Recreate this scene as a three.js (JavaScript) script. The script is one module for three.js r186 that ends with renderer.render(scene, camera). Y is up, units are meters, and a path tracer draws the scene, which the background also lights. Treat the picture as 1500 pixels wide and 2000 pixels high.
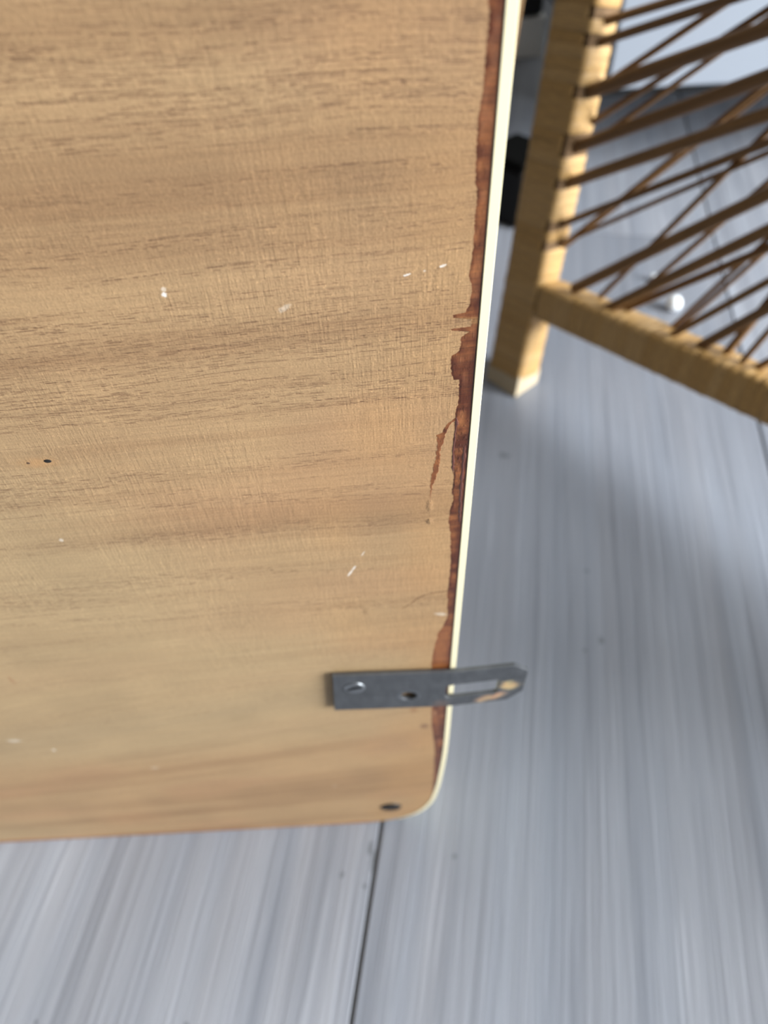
import * as THREE from 'three';
import { RoundedBoxGeometry } from 'three/addons/geometries/RoundedBoxGeometry.js';
import { mergeGeometries } from 'three/addons/utils/BufferGeometryUtils.js';
import { RectAreaLightUniformsLib } from 'three/addons/lights/RectAreaLightUniformsLib.js';

// ---------------------------------------------------------------- camera, sky, light, exposure
const scene = new THREE.Scene();
const camera = new THREE.PerspectiveCamera(2 * Math.atan(1000 / 1387) * 180 / Math.PI, 0.75, 0.01, 30);
camera.matrixAutoUpdate = true;
{
  const right = new THREE.Vector3(0.998529, -0.034161, 0.042115), up = new THREE.Vector3(0.0542, 0.6289, -0.7756), back = new THREE.Vector3().crossVectors(right, up).normalize();
  up.crossVectors(back, right).normalize();
  camera.quaternion.setFromRotationMatrix(new THREE.Matrix4().makeBasis(right.normalize(), up, back));
  camera.position.set(0, 0.4, 0.1108);
}
camera.focus = 0.146;
camera.userData.fStop = 11.5;
scene.add(camera);

const renderer = new THREE.WebGLRenderer({ antialias: true });
renderer.toneMapping = THREE.LinearToneMapping;
renderer.toneMappingExposure = 1.07;
renderer.shadowMap.enabled = true;
scene.background = new THREE.Color(0.62, 0.76, 1.0);
scene.backgroundIntensity = 1.0;

RectAreaLightUniformsLib.init();
const DAY = new THREE.RectAreaLight(new THREE.Color(0.93, 0.97, 1.0), 31, 2.0, 2.1);   // daylight through the glazed door in the right wall
DAY.position.set(2.72, 1.42, 1.1);
DAY.lookAt(0, 1.42, 1.1);
scene.add(DAY);

// ---------------------------------------------------------------- helpers
const used = new Map();
function numbered(name) { const n = used.get(name) || 0; used.set(name, n + 1); return n ? name + '_' + String(n).padStart(3, '0') : name; }
function rng(seed) { let a = seed >>> 0; return () => { a = (a + 0x6D2B79F5) | 0; let t = Math.imul(a ^ (a >>> 15), 1 | a); t = (t + Math.imul(t ^ (t >>> 7), 61 | t)) ^ t; return ((t ^ (t >>> 14)) >>> 0) / 4294967296; }; }
function hash(ix, iy) { let h = Math.imul(ix, 374761393) + Math.imul(iy, 668265263) | 0; h = Math.imul(h ^ (h >>> 13), 1274126177); h ^= h >>> 16; return (h & 0xffffff) / 16777216; }
function vn(x, y) {
  const ix = Math.floor(x), iy = Math.floor(y); let fx = x - ix, fy = y - iy;
  fx = fx * fx * (3 - 2 * fx); fy = fy * fy * (3 - 2 * fy);
  const a = hash(ix, iy), b = hash(ix + 1, iy), c = hash(ix, iy + 1), d = hash(ix + 1, iy + 1);
  return a + (b - a) * fx + (c - a) * fy + (a - b - c + d) * fx * fy;
}
const clamp = (v, a, b) => v < a ? a : v > b ? b : v;
const sst = (a, b, x) => { const t = clamp((x - a) / (b - a), 0, 1); return t * t * (3 - 2 * t); };
function lerpTable(t, x) {                                   // t: [[x, y] ...], x falling or rising
  const up = t[0][0] < t[t.length - 1][0]; let i = 0;
  if (up ? x <= t[0][0] : x >= t[0][0]) return t[0][1];
  while (i < t.length - 2 && (up ? x > t[i + 1][0] : x < t[i + 1][0])) i++;
  const k = clamp((x - t[i][0]) / (t[i + 1][0] - t[i][0]), 0, 1);
  return t[i][1] + (t[i + 1][1] - t[i][1]) * k;
}
function tex(data, w, h, srgb) {
  const t = new THREE.DataTexture(data, w, h, THREE.RGBAFormat);
  t.magFilter = THREE.LinearFilter; t.minFilter = THREE.LinearMipmapLinearFilter; t.generateMipmaps = true;
  t.wrapS = t.wrapT = THREE.RepeatWrapping;
  if (srgb) t.colorSpace = THREE.SRGBColorSpace;
  t.needsUpdate = true; return t;
}
function add(o, parent) { (parent || scene).add(o); o.traverse(m => { if (m.isMesh) { m.castShadow = true; m.receiveShadow = true; } }); return o; }
function part(name, geometry, material, parent, label) {
  const m = new THREE.Mesh(geometry, material); m.name = numbered(name); if (label) m.userData.label = label; return add(m, parent);
}
function thing(name, label, category, pos = [0, 0, 0], group) {
  const g = new THREE.Group(); g.name = numbered(name); g.position.set(...pos); g.userData = { label, category }; if (group) g.userData.group = group; scene.add(g); return g;
}
function struct(name, geometry, material, parent) { const m = new THREE.Mesh(geometry, material); m.name = numbered(name); if (!parent) m.userData.kind = 'structure'; return add(m, parent); }
function boxAt(w, h, d, x, y, z) { const g = new THREE.BoxGeometry(w, h, d); g.translate(x, y, z); return g; }
const std = (color, roughness, more) => new THREE.MeshStandardMaterial({ color, roughness, ...more });

// ---------------------------------------------------------------- the room
const wallMat = std(0x9a9791, 0.9);
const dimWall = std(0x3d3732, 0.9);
{
  // subfloor under the planks
  const floor = struct('floor', boxAt(5.9, 0.05, 5.2, -0.05, -0.0285, 0.8), std(0x85888a, 0.9));
  // planks: whitewashed grey wood pattern, boards 0.245 m wide that run away from the camera
  const PW = 0.2452, PL = 1.26, W = 512, H = 2048;
  const mats = [];
  for (let v = 0; v < 4; v++) {
    const d = new Uint8Array(W * H * 4), b = new Uint8Array(W * H * 4);
    for (let j = 0; j < H; j++) for (let i = 0; i < W; i++) {
      const x = i / W * PW + v * 3.7, y = j / H * PL + v * 9.1;
      const wx = x + 0.004 * (vn(x * 12, y * 5) - 0.5) + 0.006 * (vn(x * 5 + 7, y * 2.3) - 0.5);
      const s1 = vn(wx * 420, y * 7), s2 = vn(wx * 1100, y * 16 + 3), s3 = vn(wx * 120, y * 3.5 + 5), cl = vn(x * 26, y * 11), fine = vn(x * 2500, y * 60);
      const soft = v === 1 ? 0.55 : 1;
      let l = [0.57, 0.515, 0.57, 0.555][v] + soft * (0.05 * (s1 - 0.5) + 0.03 * (s2 - 0.5) + 0.05 * (s3 - 0.5)) + 0.035 * (cl - 0.5) + 0.05 * (vn(x * 15 + 2, y * 7) - 0.5) + 0.02 * (fine - 0.5);
      l += 0.05 * sst(0.66, 0.9, s2) * sst(0.4, 0.8, vn(wx * 160 + 3, y * 9));
      l -= 0.04 * sst(0.68, 0.92, vn(wx * 210 + 9, y * 5));
      const warm = 0.009 * (vn(wx * 90 + 11, y * 4) - 0.5);
      const k = (j * W + i) * 4;
      d[k] = 255 * clamp(l - 0.012 + warm, 0, 1); d[k + 1] = 255 * clamp(l + 0.002, 0, 1); d[k + 2] = 255 * clamp(l + 0.034 - warm, 0, 1); d[k + 3] = 255;
      const hgt = 0.5 + 0.3 * (s1 - 0.5) + 0.4 * (s2 - 0.5) + 0.3 * (fine - 0.5);
      b[k] = b[k + 1] = b[k + 2] = 255 * clamp(hgt, 0, 1); b[k + 3] = 255;
    }
    // small scuffs and dirt specks in the two planks nearest the panel
    if (v < 2) {
      const dirt = v === 0 ? [[0.2437, 0.5285, 0.0016, 0.006], [0.241, 0.5225, 0.0014, 0.0035], [0.2288, 0.5375, 0.0012, 0.0017], [0.2415, 0.5405, 0.0012, 0.0015], [0.17, 0.61, 0.001, 0.001], [0.1, 0.62, 0.0008, 0.0012]]
        : [[0.05, 0.33, 0.004, 0.0025], [0.118, 0.482, 0.0018, 0.0022], [0.108, 0.49, 0.0012, 0.0013], [0.04, 0.62, 0.0012, 0.0016], [0.11, 0.43, 0.002, 0.0015]];
      for (const [cx, cy, rx, ry] of dirt) for (let j = Math.floor((cy - 3 * ry) / PL * H); j <= (cy + 3 * ry) / PL * H; j++) for (let i = Math.floor((cx - 3 * rx) / PW * W); i <= (cx + 3 * rx) / PW * W; i++) {
        if (i < 0 || j < 0 || i >= W || j >= H) continue;
        const dx = (i / W * PW - cx) / rx, dy = (j / H * PL - cy) / ry, a = 0.6 * sst(1.3, 0.4, Math.hypot(dx, dy) + 0.7 * (vn(i * 0.3, j * 0.35) - 0.5));
        const k = (j * W + i) * 4; d[k] += (84 - d[k]) * a; d[k + 1] += (88 - d[k + 1]) * a; d[k + 2] += (92 - d[k + 2]) * a;
      }
    }
    mats.push(new THREE.MeshStandardMaterial({ map: tex(d, W, H, true), bumpMap: tex(b, W, H), bumpScale: 0.00025, roughness: 0.48 }));
  }
  // one bevelled plank, its length along z, top at y = 0
  const gap = 0.0023, bev = 0.0003, th = 0.004;
  const hw = PW / 2 - gap / 2, hl = PL / 2 - gap / 2;
  const P = [], UV = [], N = [], I = [];
  const quad = (a, b, c, d) => { const o = P.length / 3; for (const p of [a, b, c, d]) { P.push(...p); UV.push(clamp((p[0] + PW / 2) / PW, 0.002, 0.998), clamp((p[2] + PL / 2) / PL, 0.001, 0.999)); } I.push(o, o + 1, o + 2, o, o + 2, o + 3); };
  const rect = (x, z, y) => [[-x, y, z], [x, y, z], [x, y, -z], [-x, y, -z]];
  const top = rect(hw - bev, hl - bev, 0), mid = rect(hw, hl, -bev * 0.8), bot = rect(hw, hl, -th);
  quad(...top);
  for (let i = 0; i < 4; i++) { const j = (i + 1) % 4; quad(mid[i], mid[j], top[j], top[i]); quad(bot[i], bot[j], mid[j], mid[i]); }
  const pg = new THREE.BufferGeometry();
  pg.setAttribute('position', new THREE.Float32BufferAttribute(P, 3)); pg.setAttribute('uv', new THREE.Float32BufferAttribute(UV, 2)); pg.setIndex(I); pg.computeVertexNormals();
  const ang = -Math.atan2(0.2003, 0.9797);                    // planks lean 11.5 degrees off the camera's heading
  const ax = new THREE.Vector3(-0.2003, 0, 0.9797), ac = new THREE.Vector3(0.9797, 0, 0.2003), seam = new THREE.Vector3(-0.01035, 0, 0.0008);
  const R = rng(5);
  for (let row = -11; row <= 12; row++) {
    const off = row === 0 ? 0 : row === -1 ? 0.1 : (row * 0.43 % 1) * PL + 0.2;
    for (let k = -2; k <= 2; k++) {
      const c = seam.clone().addScaledVector(ac, (row + 0.5) * PW).addScaledVector(ax, off + k * PL + 0.02);
      if (c.x < -2.75 || c.x > 2.6 || c.z < -1.5 || c.z > 2.9) { R(); continue; }
      const m = new THREE.Mesh(pg, mats[row === -1 && k === 0 ? 0 : row === 0 && k === 0 ? 1 : 2 + Math.floor(R() * 2)]);
      m.name = numbered('plank'); m.position.copy(c); m.rotation.y = ang; add(m, floor);
    }
  }
}
// right wall with a glazed door opening, the other walls, ceiling
{
struct('wall_right', mergeGeometries([boxAt(0.14, 2.7, 1.65, 2.83, 1.35, -0.775), boxAt(0.14, 2.7, 1.1, 2.83, 1.35, 2.7), boxAt(0.14, 0.2, 2.1, 2.83, 2.6, 1.1), boxAt(0.14, 0.34, 2.1, 2.83, 0.17, 1.1)]), wallMat);
  struct('wall_back', boxAt(5.9, 2.7, 0.12, -0.05, 1.35, -1.66), wallMat);
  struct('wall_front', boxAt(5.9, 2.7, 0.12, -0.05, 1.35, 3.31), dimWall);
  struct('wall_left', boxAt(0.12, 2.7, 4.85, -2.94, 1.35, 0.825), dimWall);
  struct('ceiling', boxAt(5.9, 0.1, 5.1, -0.05, 2.75, 0.825), std(0x8f8d89, 0.9));
  const win = new THREE.Group(); win.name = 'window_1'; win.userData.kind = 'structure'; scene.add(win);
  const white = std(0xe8e8e4, 0.4);
  part('window_frame', mergeGeometries([boxAt(0.06, 2.16, 0.06, 2.83, 1.42, 0.08), boxAt(0.06, 2.16, 0.06, 2.83, 1.42, 2.12), boxAt(0.06, 0.06, 1.98, 2.83, 0.37, 1.1), boxAt(0.06, 0.06, 1.98, 2.83, 2.47, 1.1), boxAt(0.05, 2.04, 0.06, 2.83, 1.42, 1.1)]), white, win);
  const glass = new THREE.MeshPhysicalMaterial({ color: 0xffffff, transmission: 1, roughness: 0, thickness: 0 });
  part('pane', boxAt(0.004, 2.04, 0.96, 2.835, 1.42, 0.59), glass, win);
  part('pane', boxAt(0.004, 2.04, 0.96, 2.835, 1.42, 1.61), glass, win);
}

// ---------------------------------------------------------------- the wooden panel
const XR = 0.0196;
const SLOPE = [[0.0, 0.10], [0.05, 0.12], [0.10, 0.22], [0.15, 0.24], [0.19, 0.10], [0.24, 0.03], [0.28, 0.04], [0.31, 0.075], [0.335, 0.055], [0.355, 0.01], [0.38, -0.03], [0.7, -0.02]];
const grainOf = (x, y) => y - lerpTable(SLOPE, y) * (x + 0.05) - 0.0035 * (vn(x * 9 + 40, y * 16) - 0.5) - 0.0012 * (vn(x * 40, y * 90) - 0.5);
// left outline of the varnish that ran over the right edge: [height, x]
const STAIN = [[0.62, 0.0172], [0.45, 0.0178], [0.3692, 0.0176], [0.3607, 0.0176], [0.3550, 0.0171], [0.3504, 0.0171], [0.3454, 0.0173], [0.3412, 0.0177], [0.3357, 0.0176], [0.3281, 0.0173], [0.3254, 0.0179], [0.3228, 0.0178], [0.3206, 0.0172],
  [0.3202, 0.0149], [0.3196, 0.0149], [0.3190, 0.0184], [0.3174, 0.0184], [0.3171, 0.0146], [0.3167, 0.0146], [0.3163, 0.0180], [0.3151, 0.0165], [0.3137, 0.0166], [0.3118, 0.0162], [0.3106, 0.0149], [0.3075, 0.0148], [0.3046, 0.0155], [0.3048, 0.0168], [0.3020, 0.0167], [0.2978, 0.0168], [0.2952, 0.0162],
  [0.2919, 0.0164], [0.2840, 0.0162], [0.2811, 0.0162], [0.2753, 0.0168], [0.2705, 0.0165], [0.2670, 0.0170], [0.2609, 0.0161], [0.2580, 0.0162], [0.2539, 0.0169], [0.2376, 0.0175], [0.2265, 0.0171], [0.2118, 0.0176], [0.2073, 0.0169], [0.2018, 0.0152],
  [0.1922, 0.0138], [0.1807, 0.0133], [0.1674, 0.0141], [0.1485, 0.0139], [0.1266, 0.0143], [0.1015, 0.0162], [0.0640, 0.0163], [0.0472, 0.0158], [0.043, 0.021], [0, 0.021]];
const DRIPL = [[0.2940, 0.0162], [0.2920, 0.0145], [0.2899, 0.0139], [0.2891, 0.0125], [0.2873, 0.0126], [0.2845, 0.0128], [0.2801, 0.0121], [0.2747, 0.0115], [0.2721, 0.0114], [0.2679, 0.0115]];
const DRIPR = [[0.2940, 0.0168], [0.2920, 0.0154], [0.2899, 0.0147], [0.2891, 0.0143], [0.2873, 0.0141], [0.2845, 0.0136], [0.2801, 0.0133], [0.2747, 0.0127], [0.2721, 0.0119], [0.2679, 0.0116]];
// pores: short dark dashes along the grain [x, y, length, half thickness, depth]
const PORES = [];
{
  const R = rng(77);
  for (let i = 0; i < 130000 && PORES.length < 42000; i++) {
    const inside = R() < 0.75; let x = inside ? -0.22 + 0.24 * R() : -0.42 + 0.44 * R(), y = inside ? 0.42 * R() : 0.62 * R();
    const g = grainOf(x, y), band = vn(x * 7 + 3, g * 170) * 0.6 + vn(x * 16, g * 620) * 0.4;
    const dens = sst(0.34, 0.7, band) * (0.3 + 0.7 * sst(0.16, 0.27, y)) + 0.7 * Math.exp(-(((g - 0.3155) / 0.008) ** 2)) + 0.3 * Math.exp(-(((g - 0.337) / 0.006) ** 2));
    const links = 1 + Math.floor(R() * R() * 6), strength = (0.2 + 0.6 * R()) * clamp(0.45 + dens, 0, 1), th = 0.00004 + 0.00006 * R();
    if (R() > dens) continue;
    for (let q = 0; q < links; q++) {                         // a chain of dashes that follows the grain
      const len = 0.0010 + 0.0042 * R() ** 1.6;
      PORES.push([x, y, len, th * (0.7 + 0.6 * R()), strength * (0.6 + 0.6 * R())]);
      const nx = x + len + 0.0003 + 0.0016 * R(); y -= (grainOf(nx, y) - grainOf(x, y)); x = nx;
    }
  }
}
const FLECKS = [[-0.0368, 0.3278, 0.0005, 0.0006, 0.9, 0], [-0.0366, 0.3289, 0.0005, 0.0005, 0.5, 0], [0.0063, 0.3291, 0.0008, 0.0002, 0.85, 0.25], [0.0126, 0.3305, 0.0007, 0.00025, 0.8, 0.3], [0.0094, 0.3297, 0.0003, 0.0002, 0.5, 0], [-0.0102, 0.2375, 0.0020, 0.00035, 0.75, 1.1], [-0.0090, 0.2398, 0.0012, 0.0003, 0.8, 1.1],
  [-0.0062, 0.2462, 0.0013, 0.0002, 0.6, 1.1], [0.0156, 0.2128, 0.0022, 0.0009, 0.45, -0.3], [-0.0161, 0.3236, 0.0014, 0.0006, 0.35, 0.5], [-0.0817, 0.2591, 0.0006, 0.0007, 0.55, 0], [-0.1373, 0.1235, 0.0008, 0.0012, 0.6, 0], [-0.1482, 0.1348, 0.0030, 0.0014, 0.45, -0.1], [-0.104, 0.098, 0.002, 0.0015, 0.25, 0], [-0.03, 0.062, 0.001, 0.0016, 0.2, 0]];
const DARKS = [[0.0072, 0.1433, 0.0015, 0.0022, 0.3, [120, 72, 42]], [0.0114, 0.1275, 0.0020, 0.0024, 0.5, [96, 66, 52]], [-0.0073, 0.2165, 0.0007, 0.0018, 0.3, [110, 84, 58]], [0.0152, 0.1395, 0.0010, 0.0028, 0.4, [205, 160, 118]], [-0.1270, 0.185, 0.0008, 0.003, 0.35, [150, 104, 70]]];
const CRACK = [[0.0036, 0.2172], [0.0066, 0.2203], [0.0084, 0.2226], [0.0102, 0.2240], [0.0135, 0.2250], [0.0172, 0.2257]];

function wood(x0, x1, y0, y1, W, H) {
  const d = new Uint8Array(W * H * 4), b = new Float32Array(W * H), rgh = new Float32Array(W * H), pore = new Float32Array(W * H);
  const sx = (x1 - x0) / W, sy = (y1 - y0) / H;
  for (const [px, py, len, th, a] of PORES) {
    if (px > x1 || px + len < x0 || py < y0 - 0.004 || py > y1 + 0.004) continue;
    const hh = Math.max(th, sy * 0.7), am = a * Math.min(1, th / (sy * 0.7) * 0.9), slope = -(grainOf(px + 0.002, py) - grainOf(px - 0.002, py)) / 0.004;
    const i0 = Math.max(0, Math.floor((px - x0) / sx)), i1 = Math.min(W - 1, Math.ceil((px + len - x0) / sx));
    for (let i = i0; i <= i1; i++) {
      const t = ((i + 0.5) * sx + x0 - px) / len; if (t < 0 || t > 1) continue;
      const prof = Math.min(1, 4 * Math.min(t, 1 - t) + 0.15) * (0.62 + 0.5 * vn(px * 9000 + t * len * 2600, py * 9000)), cy = py + slope * t * len;
      for (let j = Math.max(0, Math.floor((cy - 2 * hh - y0) / sy)); j <= Math.min(H - 1, (cy + 2 * hh - y0) / sy); j++) {
        const dy = ((j + 0.5) * sy + y0 - cy) / hh, v = am * prof * Math.exp(-dy * dy), k = j * W + i; if (v > pore[k]) pore[k] = v;
      }
    }
  }
  for (let j = 0; j < H; j++) {
    const y = y0 + (j + 0.5) * sy, xs = lerpTable(STAIN, y), inDrip = y < 0.2940 && y > 0.2679, dl = inDrip ? lerpTable(DRIPL, y) : 1, dr = inDrip ? lerpTable(DRIPR, y) : 0;
    const sharp = sst(0.12, 0.26, y);
    for (let i = 0; i < W; i++) {
      const x = x0 + (i + 0.5) * sx, k = j * W + i, g = grainOf(x, y);
      const t1 = vn(x * 5, g * 95), t2 = vn(x * 11 + 9, g * 330), t3 = vn(x * 34, g * 1300), t4 = vn(x * 120, g * 4200), red = vn(x * 22 + 5, g * 52), olive = vn(x * 9 + 17, y * 13 + 3), blot = vn(x * 70, y * 55 + 9);
      let r = 170, gg = 138, bb = 100;
      const dk = 0.62 * sst(0.42, 0.85, t1) + 0.4 * sst(0.5, 0.9, t2) + 0.22 * (t3 - 0.4);
      let m = clamp(dk, 0, 1) * 0.75; m = Math.max(m, 0.62 * Math.exp(-(((g - 0.3155) / 0.004) ** 2)) * (0.5 + 0.6 * vn(x * 30 + 2, g * 600)), 0.5 * Math.exp(-(((g - 0.3445) / 0.006) ** 2)) * sst(0.02, -0.02, x));
      r += (143 - r) * m; gg += (110 - gg) * m; bb += (77 - bb) * m;
      m = 0.5 * Math.exp(-(((g - 0.155) / 0.010) ** 2)) * (0.6 + 0.5 * t2);                    // greyish streak low on the panel
      r += (141 - r) * m; gg += (118 - gg) * m; bb += (91 - bb) * m;
      m = 0.45 * sst(0.5, 0.85, red); r += (170 - r) * m; gg += (131 - gg) * m; bb += (95 - bb) * m;
      m = 0.65 * sst(0.38, 0.8, olive + 2.2 * (-0.03 - x)); r += (173 - r) * m; gg += (149 - gg) * m; bb += (112 - bb) * m;
      m = 0.5 * sst(-0.02, 0.018, x + 0.03 * (blot - 0.5)) ; r += (172 - r) * m; gg += (132 - gg) * m; bb += (88 - bb) * m;   // warmer, oiled strip by the edge
      let f = 1 + 0.05 * (blot - 0.5) + 0.07 * (t4 - 0.5);
      const mask = (0.25 + 0.75 * sst(0.25, 0.8, vn(x * 60 + 31, y * 46))) * (0.3 + 0.7 * sharp) * (1 - 0.45 * sst(0.335, 0.36, y));
      const saw = vn(x * 2500, y * 260) - 0.5, saw2 = vn(x * 5200 + 9, y * 420 + 7) - 0.5, spec = vn(x * 3300, y * 3300);
      f += mask * (0.06 * saw + 0.06 * saw2) + 0.05 * (spec - 0.5);
      f += 0.16 * sst(0.86, 0.99, spec) * mask;
      let hgt = 0.3 + 0.07 * mask * saw + 0.06 * mask * saw2 + 0.06 * (t4 - 0.5) + 0.08 * (spec - 0.5), rough = 0.62 + 0.1 * (t3 - 0.5);
      const p = pore[k]; hgt -= 0.2 * p;
      r *= f; gg *= f; bb *= f;
      r += (92 - r) * p; gg += (64 - gg) * p; bb += (44 - bb) * p;
      // varnish
      const wob = 0.0004 * (vn(x * 500, y * 620) - 0.5) + 0.00035 * (vn(x * 90, g * 2600) - 0.5);
      let s = sst(-0.00006, 0.00008, x + wob - xs), drip = inDrip ? sst(-0.00005, 0.00007, x + wob - dl) * sst(-0.00005, 0.00007, dr - x - wob) : 0;
      if (s > 0 || drip > 0) {
        const low = sst(0.2075, 0.2045, y) * sst(0.145, 0.17, y), dx = x - xs, rim = Math.exp(-((dx / 0.00022) ** 2));
        const nz = vn(x * 900, y * 420), nz2 = vn(x * 2600, y * 1400), gz = vn(x * 260, y * 120);
        const dark = clamp(0.5 + 0.9 * (gz - 0.5) + 0.8 * (nz - 0.5) + 0.5 * (vn(x * 60, g * 900) - 0.5) + 0.35 * sst(0.0182, 0.0192, x) * sst(0.345, 0.31, y) + 0.25 * rim, 0, 1) * (1 - 0.62 * low * sst(0.0188, 0.0176, x));
        let vr = 140 + (80 - 140) * dark, vg = 84 + (36 - 84) * dark, vb = 46 + (18 - 46) * dark;
        if (y > 0.3177 && y < 0.3197) { const e = sst(0.3177, 0.3181, y) * sst(0.3197, 0.3193, y) * (0.6 + 0.5 * vn(x * 90, y * 5200)); vr += (152 - vr) * e; vg += (110 - vg) * e; vb += (66 - vb) * e; }
        const stripe = 1 - 0.28 * p - 0.16 * (t4 - 0.4) - 0.1 * (nz2 - 0.5);
        const a = Math.max(s, drip) * 0.94;
        r += (vr * stripe - r) * a; gg += (vg * stripe - gg) * a; bb += (vb * stripe - bb) * a;
        const thick = s * sst(0, 0.0006, dx) * (0.4 + 0.9 * sst(0.30, 0.285, y) * sst(0.262, 0.275, y)) + 0.5 * drip;
        hgt = hgt * (1 - 0.5 * a) + 0.15 * a + thick * (0.30 * nz + 0.25 * gz + 0.16 * sst(0.72, 0.9, nz2));
        rough += (0.33 - rough) * a * sst(0.2, 0.5, nz + 0.35 * sst(0.30, 0.285, y));
      }
      m = 0.75 * sst(0.0045, 0.0018, y + 0.002 * (vn(x * 90, 4) - 0.5)); r += (150 - r) * m; gg += (92 - gg) * m; bb += (48 - bb) * m;
      // dark line where the board meets its edge strip, worn spots
      m = 0.7 * sst(XR - 0.00016, XR - 0.00002, x + 0.00014 * (vn(4, y * 900) - 0.5)) * sst(0.02, 0.06, y); r += (52 - r) * m; gg += (30 - gg) * m; bb += (24 - bb) * m;
      d[k * 4] = clamp(r, 0, 255); d[k * 4 + 1] = clamp(gg, 0, 255); d[k * 4 + 2] = clamp(bb, 0, 255); d[k * 4 + 3] = 255; b[k] = hgt; rgh[k] = rough;
    }
  }
  const dab = (cx, cy, rx, ry, rot, fn) => {
    const R = Math.max(rx, ry) * 1.8, c = Math.cos(rot), s = Math.sin(rot);
    for (let j = Math.max(0, Math.floor((cy - R - y0) / sy)); j <= Math.min(H - 1, (cy + R - y0) / sy); j++) for (let i = Math.max(0, Math.floor((cx - R - x0) / sx)); i <= Math.min(W - 1, (cx + R - x0) / sx); i++) {
      const dx = (i + 0.5) * sx + x0 - cx, dy = (j + 0.5) * sy + y0 - cy, u = (dx * c + dy * s) / rx, v = (-dx * s + dy * c) / ry;
      fn(j * W + i, Math.hypot(u, v) + 0.5 * (vn(dx * 4200 + 50, dy * 4200 + 50) - 0.5), u, v);
    }
  };
  const paint = (k, a, c) => { for (let q = 0; q < 3; q++) d[k * 4 + q] += (c[q] - d[k * 4 + q]) * a; };
  for (const [cx, cy, rx, ry, a, rot] of FLECKS) dab(cx, cy, rx, ry, rot, (k, q) => paint(k, a * sst(1.25, 0.55, q), [232, 226, 220]));
  for (const [cx, cy, rx, ry, a, c] of DARKS) dab(cx, cy, rx, ry, 0, (k, q) => paint(k, a * sst(1.3, 0.4, q), c));
  for (let i = 0; i < CRACK.length - 1; i++) for (let t = 0; t < 1; t += 0.02) {
    const cx = CRACK[i][0] + (CRACK[i + 1][0] - CRACK[i][0]) * t + 0.0002 * (vn(t * 9 + i * 7, 3) - 0.5), cy = CRACK[i][1] + (CRACK[i + 1][1] - CRACK[i][1]) * t + 0.0006 * (vn(t * 9 + i * 7, 8) - 0.5);
    dab(cx, cy, 0.0002, 0.00032, 0, (k, q) => { paint(k, 0.16 * sst(1.2, 0.3, q), [112, 80, 52]); b[k] -= 0.03 * sst(1.2, 0.3, q); });
  }
  // drop and blister of clear resin below the drip, two pin holes at the left
  dab(0.0114, 0.2587, 0.0010, 0.0012, 0, (k, q) => { b[k] += 1.0 * sst(1.1, 0.1, q); rgh[k] -= 0.3 * sst(1.1, 0.8, q); });
  dab(0.0113, 0.2648, 0.0009, 0.0030, 0, (k, q) => { b[k] += 0.4 * sst(1.1, 0.2, q); rgh[k] -= 0.25 * sst(1.1, 0.8, q); });
  dab(-0.0757, 0.2872, 0.0042, 0.0016, 0, (k, q) => paint(k, 0.5 * sst(1.4, 0.3, q), [190, 142, 92]));
  const B = new Uint8Array(W * H * 4), RG = new Uint8Array(W * H * 4);
  for (let k = 0; k < W * H; k++) { B[k * 4] = B[k * 4 + 1] = B[k * 4 + 2] = 255 * clamp(b[k] / 2.2 + 0.1, 0, 1); RG[k * 4] = RG[k * 4 + 1] = RG[k * 4 + 2] = 255 * clamp(rgh[k], 0.05, 1); B[k * 4 + 3] = RG[k * 4 + 3] = 255; }
  return new THREE.MeshStandardMaterial({ map: tex(d, W, H, true), bumpMap: tex(B, W, H), bumpScale: 0.0007, roughnessMap: tex(RG, W, H), roughness: 1 });
}
function facet(outline, box) {                                // flat face at z = 0 with uv over box
  const g = new THREE.ShapeGeometry(new THREE.Shape(outline.map(p => new THREE.Vector2(p[0], p[1])))), p = g.attributes.position, uv = g.attributes.uv;
  for (let i = 0; i < p.count; i++) uv.setXY(i, (p.getX(i) - box[0]) / (box[1] - box[0]), (p.getY(i) - box[2]) / (box[3] - box[2]));
  return g;
}
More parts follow.
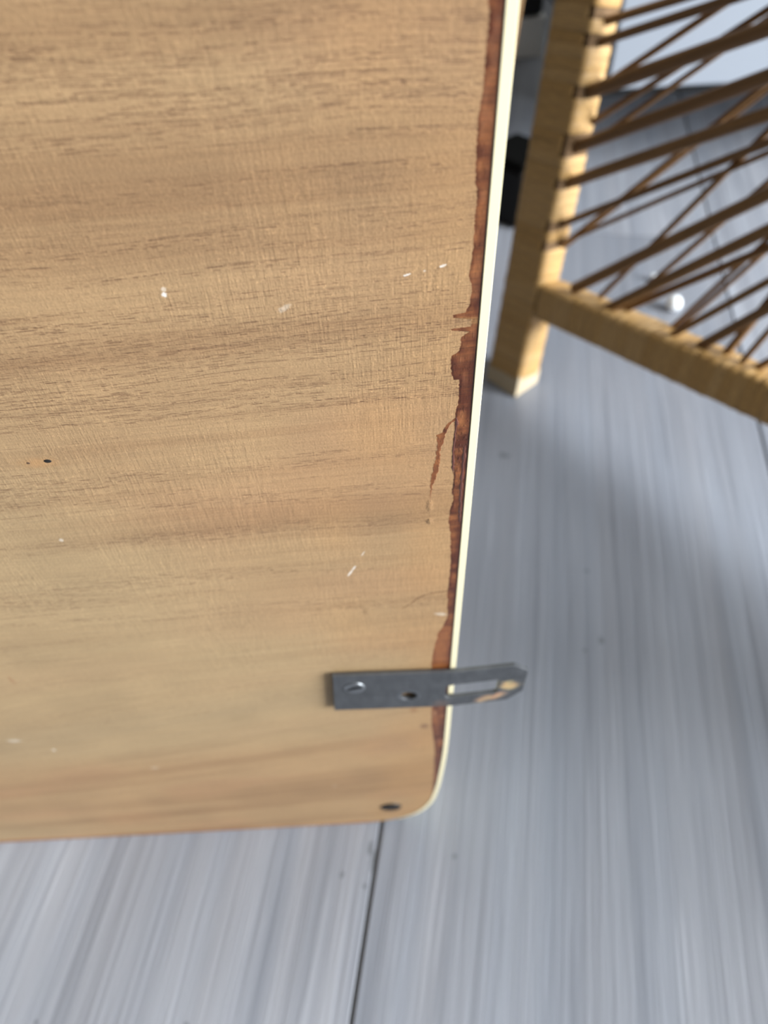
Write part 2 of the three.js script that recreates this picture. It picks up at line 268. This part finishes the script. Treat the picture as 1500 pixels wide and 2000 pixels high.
// rounded lower right corner, from the upright edge round to the bottom edge
const CORNER = (() => {
  const c = new THREE.CatmullRomCurve3([[XR, 0.115], [XR - 0.0002, 0.097], [0.0186, 0.076], [0.0172, 0.052], [0.0148, 0.0325], [0.0104, 0.0192], [0.0046, 0.0105], [-0.0040, 0.0042], [-0.0135, 0.0012], [-0.024, 0.0004]].map(p => new THREE.Vector3(p[0], p[1], 0)), false, 'centripetal');
  return c.getPoints(44).map(p => [p.x, p.y]);
})();
const woodPanel = thing('wooden_board', 'upright light brown wooden board with rounded lower corner, cream edge strip and dark varnish runs', 'board');
{
  const bl = [-0.22, 0.0205, 0, 0.2], bu = [-0.125, 0.0205, 0.2, 0.4], br = [-0.42, 0.0205, 0, 0.64];
  const ml = wood(...bl, 2048, 1024), mu = wood(...bu, 2048, 2048), mr = wood(...br, 1024, 1024);
  const fl = facet([[-0.22, 0.0004], ...CORNER.slice().reverse(), [XR, 0.2], [-0.22, 0.2]], bl);
  const fu = facet([[-0.125, 0.2], [XR, 0.2], [XR, 0.4], [-0.125, 0.4]], bu);
  const fr = mergeGeometries([facet([[-0.42, 0.0004], [-0.22, 0.0004], [-0.22, 0.2], [-0.42, 0.2]], br), facet([[-0.42, 0.2], [-0.125, 0.2], [-0.125, 0.4], [-0.42, 0.4]], br), facet([[-0.42, 0.4], [XR, 0.4], [XR, 0.62], [-0.42, 0.62]], br)]);
  const body = new THREE.ExtrudeGeometry(new THREE.Shape([[-0.42, 0.0004], ...CORNER.slice().reverse(), [XR, 0.62], [-0.42, 0.62]].map(p => new THREE.Vector2(p[0], p[1]))), { depth: 0.0157, bevelEnabled: false });
  body.translate(0, 0, -0.016);
  const bp = body.attributes.position, bv = body.attributes.uv;
  for (let i = 0; i < bp.count; i++) bv.setXY(i, (bp.getX(i) + 0.42) / 0.4405, (bp.getY(i) - 0.0005) / 0.64);
  body.clearGroups();
  const idx = g => g.index ? g.toNonIndexed() : g;
  const board = mergeGeometries([idx(fl), idx(fu), mergeGeometries([idx(fr), idx(body)])], true);
  part('veneer_sheet', board, [ml, mu, mr], woodPanel);
  // edge strip round the right edge and the corner
  const path = [[XR + 0.00022, 0.62], [XR + 0.00022, 0.3], [XR + 0.00022, 0.2]].concat(CORNER.map(p => [p[0] + 0.00022, p[1] - 0.0001])).slice(0, 3 + 34);
  const nrm = path.map((p, i) => { const a = path[Math.max(0, i - 1)], c = path[Math.min(path.length - 1, i + 1)]; const tx = c[0] - a[0], ty = c[1] - a[1], l = Math.hypot(tx, ty); return [-ty / l, tx / l]; });
  const outer = path.map((p, i) => { const w = 0.00165 * clamp((path.length - 1 - i) / 7, 0.15, 1); return [p[0] + nrm[i][0] * w, p[1] + nrm[i][1] * w]; });
  const sh = new THREE.Shape([...path, ...outer.reverse()].map(p => new THREE.Vector2(p[0], p[1])));
  const strip = new THREE.ExtrudeGeometry(sh, { depth: 0.0158, bevelEnabled: true, bevelSize: 0.00012, bevelThickness: 0.00022, bevelSegments: 2 });
  strip.translate(0, 0, -0.0158);
  part('edge_strip', strip, std(0xf4e8c0, 0.45), woodPanel, 'cream plastic edge strip');

  // thick beads of varnish that dried along the run
  const bead = (pts, wid, hgt, seed) => {
    const c = new THREE.CatmullRomCurve3(pts.map(p => new THREE.Vector3(p[0], p[1], 0))), n = 90, m = 7, P = [], I = [];
    for (let i = 0; i <= n; i++) {
      const t = i / n, p = c.getPoint(t), k = Math.min(1, 9 * Math.min(t, 1 - t)) * (0.35 + 0.9 * vn(t * 26 + seed, seed) + 0.3 * vn(t * 70, seed + 4)), dx = 0.0002 * (vn(t * 18, seed + 9) - 0.5);
      for (let q = 0; q <= m; q++) { const a = Math.PI * q / m; P.push(p.x + dx - Math.cos(a) * wid * k, p.y, 0.00002 + Math.sin(a) * hgt * k); }
      if (i) for (let q = 0; q < m; q++) { const A = (i - 1) * (m + 1) + q, B = A + m + 1; I.push(A, B, A + 1, A + 1, B, B + 1); }
    }
    const g = new THREE.BufferGeometry(); g.setAttribute('position', new THREE.Float32BufferAttribute(P, 3)); g.setIndex(I); g.computeVertexNormals(); return g;
  };
  const varnish = new THREE.MeshPhysicalMaterial({ color: 0x5c2a16, roughness: 0.15, clearcoat: 1, clearcoatRoughness: 0.05, side: THREE.DoubleSide });
  part('varnish_bead', bead([[0.01655, 0.2945], [0.0167, 0.2925], [0.0165, 0.288], [0.0164, 0.2815], [0.01665, 0.276]], 0.00026, 0.0001, 3), varnish, woodPanel, 'glossy dark brown bead of dried varnish');
  part('varnish_bead', bead([[0.01885, 0.286], [0.0189, 0.28], [0.0187, 0.272], [0.01895, 0.264], [0.0191, 0.257]], 0.00034, 0.00012, 11), varnish, woodPanel, 'glossy dark brown bead of dried varnish');

  // pin holes and the countersunk screw low in the corner
  const dark = std(0x1d1712, 0.7);
  const pin = new THREE.SphereGeometry(0.0007, 12, 8); pin.scale(1.25, 0.8, 0.16);
  part('pin_hole', pin, dark, woodPanel, 'small dark pin hole').position.set(-0.0737, 0.2876, 0);
  const pin2 = new THREE.SphereGeometry(0.0004, 10, 6); pin2.scale(1.1, 0.8, 0.16);
  part('pin_hole', pin2, std(0x5a4330, 0.8), woodPanel).position.set(-0.0781, 0.2873, 0);
  const screwHead = (r, mat) => {
    const pr = [[0, 0.0001], [r * 0.25, 0.00012], [r * 0.8, 0.00035], [r * 0.96, 0.0002], [r, -0.0002], [r * 1.02, -0.0006]].map(p => new THREE.Vector2(p[0], p[1]));
    const g = new THREE.LatheGeometry(pr, 28); g.rotateX(Math.PI / 2); return g;
  };
  const steelDark = std(0x3a3632, 0.45, { metalness: 0.7 });
  const sc = part('screw', screwHead(0.0052, steelDark), steelDark, woodPanel, 'dark countersunk screw low in the rounded corner');
  sc.position.set(-0.0045, 0.0262, 0.0004);
  for (const a of [0.5, 0.5 + Math.PI / 2]) { const sl = new RoundedBoxGeometry(0.006, 0.0013, 0.0005, 1, 0.0002); sl.rotateZ(a); sl.translate(0, 0, 0.00032); part('slot', sl, dark, sc); }

  // steel plate
  const W = 512, H = 256, cd = new Uint8Array(W * H * 4), cr = new Uint8Array(W * H * 4);
  for (let j = 0; j < H; j++) for (let i = 0; i < W; i++) {
    const x = -0.045 + 0.075 * i / W, y = -0.02 + 0.04 * j / H, k = (j * W + i) * 4;
    let l = 92 + 10 * (vn(x * 900, y * 240) - 0.5) + 10 * (vn(x * 200, y * 200) - 0.5) + 5 * (vn(x * 3000, y * 3000) - 0.5);
    let r = l - 2, g = l, b = l + 3;
    const tanPatch = Math.max(sst(0.0048, 0.0012, Math.hypot((x - 0.0212) * 0.9, y + 0.0015) + 0.0022 * (vn(x * 600, y * 600) - 0.5)), 0.85 * sst(0.0032, 0.0006, Math.abs(y + 0.0098 - (x - 0.015) * 0.35) + 0.0018 * (vn(x * 500 + 5, y * 600) - 0.5)) * sst(0.008, 0.012, x) * sst(0.023, 0.018, x));  // tan patches towards the tip, rougher and less metallic
    r += 22 * sst(0.0045, 0.001, Math.hypot(x + 0.003, y + 0.011)); g += 8 * sst(0.0045, 0.001, Math.hypot(x + 0.003, y + 0.011));  // brownish reflection of the wood painted into the steel near the bend
    const warm = vn(x * 420 + 3, y * 380);
    r += (186 + 20 * warm - r) * tanPatch * 0.8; g += (158 - 14 * warm + 10 * (y > -0.005) - g) * tanPatch * 0.8; b += (112 - 10 * warm - b) * tanPatch * 0.8;
    cd[k] = clamp(r, 0, 255); cd[k + 1] = clamp(g, 0, 255); cd[k + 2] = clamp(b, 0, 255); cd[k + 3] = 255;
    cr[k] = 0; cr[k + 1] = 255 * (0.5 + 0.15 * (vn(x * 400, y * 400) - 0.5) + 0.35 * tanPatch); cr[k + 2] = 255 * (0.6 - 0.55 * tanPatch); cr[k + 3] = 255;
  }
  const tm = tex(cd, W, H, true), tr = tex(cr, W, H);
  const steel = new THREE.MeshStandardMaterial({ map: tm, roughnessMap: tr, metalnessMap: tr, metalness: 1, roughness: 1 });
  const ext = (pts, holes = []) => {
    const s = new THREE.Shape(pts.map(p => new THREE.Vector2(p[0], p[1]))); s.holes.push(...holes);
    const g = new THREE.ExtrudeGeometry(s, { depth: 0.0011, bevelEnabled: true, bevelSize: 0.0002, bevelThickness: 0.0002, bevelSegments: 2, curveSegments: 20 });
    const p = g.attributes.position, uv = g.attributes.uv; for (let i = 0; i < p.count; i++) uv.setXY(i, (p.getX(i) + 0.045) / 0.075, (p.getY(i) + 0.02) / 0.04);
    return g;
  };
  const hole = (x, y, r) => { const h = new THREE.Path(); h.absarc(x, y, r, 0, Math.PI * 2, true); return h; };
  // flat on the board: local x = 0 at the bend, y = 0 at the plate's middle
  const flat = ext([[-0.0404, 0.0148], [-0.0418, -0.0121], [-0.0002, -0.0133], [0.0004, -0.0133], [0.0004, -0.0068], [-0.0012, -0.0064], [-0.0016, -0.0055], [-0.0016, 0.0028], [-0.0012, 0.0037], [0.0004, 0.004], [0.0004, 0.0137], [-0.0002, 0.0137]], [hole(-0.0148, -0.0031, 0.0031)]);
  const tip = ext([[0, 0.0137], [0.0215, 0.0134], [0.0268, 0.0085], [0.0268, -0.0075], [0.0215, -0.0134], [0, -0.0133], [0, -0.0066], [0.0168, -0.0066], [0.0175, -0.0056], [0.0175, 0.0034], [0.0168, 0.0042], [0, 0.0042]]);
  tip.rotateY(0.07);
  const plateGeo = mergeGeometries([flat, tip]);
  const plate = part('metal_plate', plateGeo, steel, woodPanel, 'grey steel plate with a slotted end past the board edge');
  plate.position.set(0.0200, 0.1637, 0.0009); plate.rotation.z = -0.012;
  // raised rim that makes the empty hole read as countersunk, dark bottom
  const sink = new THREE.LatheGeometry([[0.0029, 0.0009], [0.0033, 0.00134], [0.0040, 0.00142], [0.0044, 0.0013]].map(p => new THREE.Vector2(...p)), 24); sink.rotateX(Math.PI / 2); sink.translate(-0.0148, -0.0031, 0);
  part('screw_hole', sink, std(0x7c7f82, 0.35, { metalness: 0.9 }), plate, 'empty countersunk hole');
  const ps = part('screw', screwHead(0.0038, steel), std(0x9c9fa2, 0.28, { metalness: 0.95 }), plate, 'round steel screw head');
  ps.position.set(-0.0336, 0.0058, 0.0014);
  const sl = new RoundedBoxGeometry(0.0058, 0.0009, 0.0005, 1, 0.0002); sl.rotateZ(0.35); sl.translate(0, 0, 0.00035); part('slot', sl, std(0x4c4e50, 0.5, { metalness: 0.8 }), ps);
}

// ---------------------------------------------------------------- frame wrapped in rattan, cords strung across it
const rattan = thing('rattan_frame', 'square frame wrapped in tan rattan strips with brown cords strung across, beside the wooden board', 'rattan frame');
{
  const r = new THREE.Vector3(0.6338, 0.0970, 0.7674), u = new THREE.Vector3(0.1122, 0.9701, -0.2152), n = new THREE.Vector3().crossVectors(r, u).negate().normalize();
  // n points at the camera's left; frame axes: x along the rail, y up the post, z out of the frame's face
  if (n.x > 0) n.negate();
  r.normalize(); u.addScaledVector(r, -u.dot(r)).normalize(); n.crossVectors(u, r).normalize(); if (n.x > 0) n.negate();
  const zAxis = new THREE.Vector3().crossVectors(r, u);
  rattan.quaternion.setFromRotationMatrix(new THREE.Matrix4().makeBasis(r, u, zAxis));
  rattan.position.set(0.113, 0.0006, -0.3261);
  const back = zAxis.dot(n) > 0 ? -1 : 1;                     // local z towards the far side of the frame
  const WR = 0.0338, WN = 0.0279, WU = 0.0264, T0 = 0.0688;
  // strip textures: long fibres
  const strip = (base, seed) => {
    const W = 256, H = 64, d = new Uint8Array(W * H * 4);
    for (let j = 0; j < H; j++) for (let i = 0; i < W; i++) { const f = 1 + 0.16 * (vn(i * 0.04 + seed, j * 0.6) - 0.5) + 0.12 * (vn(i * 0.12, j * 0.2 + seed) - 0.5), k = (j * W + i) * 4; for (let q = 0; q < 3; q++) d[k + q] = clamp(base[q] * f, 0, 255); d[k + 3] = 255; }
    return new THREE.MeshStandardMaterial({ map: tex(d, W, H, true), roughness: 0.5 });
  };
  const mats = [strip([182, 145, 91], 3), strip([175, 137, 82], 17), strip([186, 150, 98], 29), strip([179, 142, 88], 41)];
  // one wrap: a rounded rectangular ring round an a x b bar, height hh along y
  function ring(a, b, hh, bulge) {
    const per = [], rc = 0.0042, seg = 3;
    for (const [sx, sz, a0] of [[1, 1, 0], [-1, 1, 1], [-1, -1, 2], [1, -1, 3]]) for (let i = 0; i <= seg; i++) { const t = (a0 + i / seg) * Math.PI / 2; per.push([sx * (a / 2 - rc) + rc * Math.cos(t), sz * (b / 2 - rc) + rc * Math.sin(t)]); }
    const P = [], UV = [], I = [], M = per.length, rows = [[-0.5, -0.00045], [-0.4, -bulge * 0.2], [0, 0], [0.4, -bulge * 0.2], [0.5, -0.00045]];
    rows.forEach(([v, inset], q) => { for (let i = 0; i <= M; i++) { const [x, z] = per[i % M]; P.push(x * (1 + 2 * inset / a), v * hh, z * (1 + 2 * inset / b)); UV.push(i / M * 4, v + 0.5); } if (q) for (let i = 0; i < M; i++) { const A = (q - 1) * (M + 1) + i, B = A + M + 1; I.push(A, B, A + 1, A + 1, B, B + 1); } });
    const g = new THREE.BufferGeometry(); g.setAttribute('position', new THREE.Float32BufferAttribute(P, 3)); g.setAttribute('uv', new THREE.Float32BufferAttribute(UV, 2)); g.setIndex(I); g.computeVertexNormals(); return g;
  }
  const R = rng(21), geoPost = ring(WR, WN, 0.0071, 0.0003), geoRail = ring(WU, WN, 0.0073, 0.0003);
  const core = std(0x6d5233, 0.8);
  const postX = -WR / 2, zc = back * WN / 2;
  // the near post with its foot
  const post = part('post', boxAt(WR - 0.003, 0.43, WN - 0.003, postX, 0.237, zc), core, rattan);
  {
    const g = new THREE.BoxGeometry(WR - 0.001, 0.016, WN - 0.001, 1, 1, 1); g.translate(postX, 0.011, zc);
    const p = g.attributes.position, m = rattan.quaternion; const v = new THREE.Vector3();
    for (let i = 0; i < p.count; i++) if (p.getY(i) < 0.011) { v.fromBufferAttribute(p, i).setY(0); const y0 = v.clone().applyQuaternion(m).y, uy = new THREE.Vector3(0, 1, 0).applyQuaternion(m).y; p.setY(i, -y0 / uy); }
    g.computeVertexNormals(); part('foot', g, std(0xb9a88c, 0.75), post, 'bare pale wooden foot');
  }
  const anchors = [0.2585, 0.248, 0.2225, 0.1885, 0.166, 0.1375, 0.124];
  for (let i = 0; i < 62; i++) {
    const y = 0.0195 + i * 0.0069; if (y > 0.452) break;
    const near = anchors.some(a => Math.abs(a - y) < 0.0036);
    const m = part('rattan_wrap', geoPost, mats[Math.floor(R() * 4)], post);
    m.position.set(postX - (near ? 0.0022 : 0), y, zc); m.rotation.z = 0.05 * (R() - 0.5) - 0.02; m.rotation.x = 0.05 * (R() - 0.5);
    const s = 1 + 0.025 * (R() - 0.5); m.scale.set(near ? 0.87 : s, 0.94 + 0.12 * R(), 1 + 0.025 * (R() - 0.5));
  }
  // the rail
  const railLen = 0.40, fullLen = 0.63, yc = T0 + WU / 2;
  const rail = part('rail', boxAt(fullLen, WU - 0.003, WN - 0.003, fullLen / 2, yc, zc), core, rattan);
  rail.rotation.z = -0.013;
  for (let i = 0; i < 120; i++) {
    const x = 0.0045 + i * 0.0071; if (x > fullLen) break;
    const m = part('rattan_wrap', geoRail, mats[Math.floor(R() * 4)], rail);
    m.position.set(x, yc, zc); m.rotation.z = Math.PI / 2 + 0.07 * (R() - 0.5); m.rotation.x = 0.05 * (R() - 0.5); const s = 1 + 0.04 * (R() - 0.5); m.scale.set(s, 0.94 + 0.14 * R(), 1 + 0.03 * (R() - 0.5));
  }
  // the posts, slats and top rail outside the photograph: they carry the cords; the slats are added to shade the floor right of the board
  for (const px of [railLen + WR / 2, fullLen + WR / 2]) {
    const far = []; for (let i = 0; i < 66; i++) { const g = geoPost.clone(); g.translate(px, i * 0.0069, zc); far.push(g); }
    part('post', mergeGeometries(far), mats[0], rattan);
  }
  const far2 = []; for (let i = 0; i < 96; i++) { const g = geoRail.clone(); g.rotateZ(Math.PI / 2); g.translate(-WR + 0.0045 + i * 0.0071, 0.462, zc); far2.push(g); }
  part('rail', mergeGeometries(far2), mats[1], rattan);
  for (let i = 0; i < 10; i++) { const g = new RoundedBoxGeometry(fullLen - railLen - WR + 0.004, 0.0225, 0.007, 2, 0.0025); g.translate((fullLen + railLen + WR) / 2, 0.113 + i * 0.0247, zc); part('shade_slat', g, mats[i % 4], rattan); }
  // cords: start x, y on the frame, direction, depth into the frame, radius
  const cords = [[0.0032, 0.2582, 0.0332, 0.0109, 0.5, 0.002], [0.0028, 0.2477, 0.0656, 0.0240, 0.5, 0.0021], [0.0010, 0.2219, 0.0665, 0.0489, 0.75, 0.0017], [0.0052, 0.2220, 0.0951, 0.0413, 0.45, 0.0035], [0.0023, 0.1882, 0.0741, 0.0631, 0.75, 0.0014], [0.0023, 0.1888, 0.1066, 0.0542, 0.45, 0.0033],
    [0.0011, 0.1225, 0.1027, 0.1136, 0.75, 0.0015], [0.0020, 0.1219, 0.1030, 0.1122, 0.85, 0.0011], [0.0021, 0.1661, 0.1138, 0.0601, 0.45, 0.0031], [0.0003, 0.1374, 0.1205, 0.0754, 0.5, 0.0019], [0.0035, 0.1253, 0.1183, 0.0823, 0.6, 0.0013], [0.0477, 0.1070, 0.0688, 0.1103, 0.7, 0.0016],
    [0.0331, 0.1061, 0.0990, 0.0828, 0.4, 0.0032], [0.0658, 0.1043, 0.0598, 0.0879, 0.8, 0.0015], [0.0624, 0.1011, 0.0772, 0.0702, 0.4, 0.0029], [0.0739, 0.1040, 0.0667, 0.0557, 0.7, 0.0021], [0.1017, 0.0994, 0.0311, 0.0557, 0.8, 0.0013], [0.1057, 0.0999, 0.0312, 0.0538, 0.85, 0.0013], [0.1139, 0.1030, 0.0368, 0.0416, 0.4, 0.0019],
    [0.1339, 0.1029, 0.0229, 0.0272, 0.4, 0.0027], [0.1433, 0.0995, 0.0101, 0.0326, 0.6, 0.0022], [0.1563, 0.1013, 0.0049, 0.0152, 0.5, 0.0016], [0.1667, 0.0973, 0.0078, 0.0107, 0.5, 0.0019], [0.0697, 0.2537, 0.0229, 0.0172, 0.8, 0.0016]];
  const cm = [strip([128, 94, 56], 5), strip([118, 86, 52], 8)];
  cords.forEach(([x, y, dx, dy, dep, rad], ci) => {
    const l = Math.hypot(dx, dy), ex = dx / l, ey = dy / l;
    rad *= rad > 0.0025 ? 1.25 : 1.28;
    const t0 = ci === 23 ? -Math.min((y - 0.105) / ey, x / ex) : -(x > 0.012 ? 0.013 : 0.006), t1 = Math.min((railLen + 0.004 - x) / ex, (0.452 - y) / ey);
    const a = new THREE.Vector3(x + ex * t0, y + ey * t0, back * WN * dep), b = new THREE.Vector3(x + ex * t1, y + ey * t1, back * WN * (0.5 + (dep - 0.5) * 0.6));
    const mid = a.clone().lerp(b, 0.5); mid.y -= 0.0004;
    part('cord', new THREE.TubeGeometry(new THREE.QuadraticBezierCurve3(a, mid, b), 8, rad, 8), cm[ci % 2], rattan);
  });
}

// ---------------------------------------------------------------- things further back
{
  const gloss = new THREE.MeshPhysicalMaterial({ color: 0x100e0c, roughness: 0.5, specularIntensity: 0.4 });
  const bb = thing('black_box', 'small glossy black box on the floor between the wooden board and the rattan post', 'box', [0.157, 0.0005, -0.62]);
  const body = new RoundedBoxGeometry(0.052, 0.06, 0.052, 3, 0.005); body.translate(0, 0.0305, 0); part('body', body, gloss, bb);
  const lid = new RoundedBoxGeometry(0.055, 0.01, 0.055, 3, 0.004); lid.translate(0, 0.064, 0); part('lid', lid, new THREE.MeshPhysicalMaterial({ color: 0x080807, roughness: 0.8, specularIntensity: 0.15 }), bb);
  bb.rotation.y = 0.72;

  const wc = thing('white_cabinet', 'white cabinet raised off the floor behind the strung cords at the upper right', 'cabinet', [0.738, 0, -0.85]);
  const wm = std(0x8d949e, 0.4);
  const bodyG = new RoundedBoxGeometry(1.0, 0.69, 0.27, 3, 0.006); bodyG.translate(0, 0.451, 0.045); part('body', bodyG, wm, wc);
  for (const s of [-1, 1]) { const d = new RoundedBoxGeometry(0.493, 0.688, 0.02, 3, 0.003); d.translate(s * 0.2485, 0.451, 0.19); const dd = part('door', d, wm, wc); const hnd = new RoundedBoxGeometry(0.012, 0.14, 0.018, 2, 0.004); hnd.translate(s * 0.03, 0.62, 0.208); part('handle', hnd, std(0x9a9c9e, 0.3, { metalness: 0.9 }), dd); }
  part('plinth', boxAt(0.94, 0.107, 0.02, 0, 0.054, -0.07), std(0x2a2b2c, 0.7), wc, 'dark recessed plinth');
  part('light_block_panel', boxAt(0.02, 0.107, 0.25, 0.484, 0.054, 0.045), std(0x2a2b2c, 0.7), wc);  // added out of view to keep light from under the cabinet
  part('leg', boxAt(0.03, 0.107, 0.03, -0.45, 0.054, -0.04), std(0x2a2b2c, 0.7), wc);

  const wp = thing('wooden_post', 'dim brown wooden post glimpsed beside the upper end of the cream edge strip', 'post', [0.0905, 0.0012, -0.5125]);
  wp.rotation.z = -0.085;
  const wpg = new RoundedBoxGeometry(0.025, 0.5, 0.025, 2, 0.002); wpg.translate(0, 0.2505, 0); part('post', wpg, std(0x7a5c36, 0.7), wp);
  part('foot', boxAt(0.029, 0.012, 0.029, 0, 0.0065, 0), std(0x4a3824, 0.7), wp);

  const bc = thing('black_cabinet', 'black cabinet on a low grey plinth far behind the gap beside the wooden board', 'cabinet', [0.003, 0, -1.33]);
  part('plinth', boxAt(0.53, 0.05, 0.5, 0, 0.0255, 0.02), std(0xf2f2ee, 0.6), bc, 'grey plinth');
  const bG = new RoundedBoxGeometry(0.52, 0.8, 0.54, 3, 0.006); bG.translate(0, 0.452, 0); part('body', bG, std(0x101112, 0.4), bc);
  const dG = new RoundedBoxGeometry(0.5, 0.76, 0.02, 3, 0.004); dG.translate(0, 0.46, 0.28); part('door', dG, std(0x0c0d0e, 0.25), bc);

  const bead = new THREE.SphereGeometry(0.0058, 28, 18);
  const bm = new THREE.MeshPhysicalMaterial({ color: 0xf4f8fa, roughness: 0.08, clearcoat: 1, clearcoatRoughness: 0.05 });
  for (const [x, z, s, lab] of [[0.2748, -0.4345, 1.25, 'shiny white bead on the floor just behind the rattan rail'], [0.2706, -0.4821, 0.6, 'smaller white bead on the floor farther behind the rattan rail']]) {
    const b = new THREE.Mesh(bead, bm); b.name = numbered('bead'); b.scale.setScalar(s); b.position.set(x, 0.0058 * s, z); b.userData = { label: lab, category: 'bead' }; add(b);
  }
}
renderer.render(scene, camera);
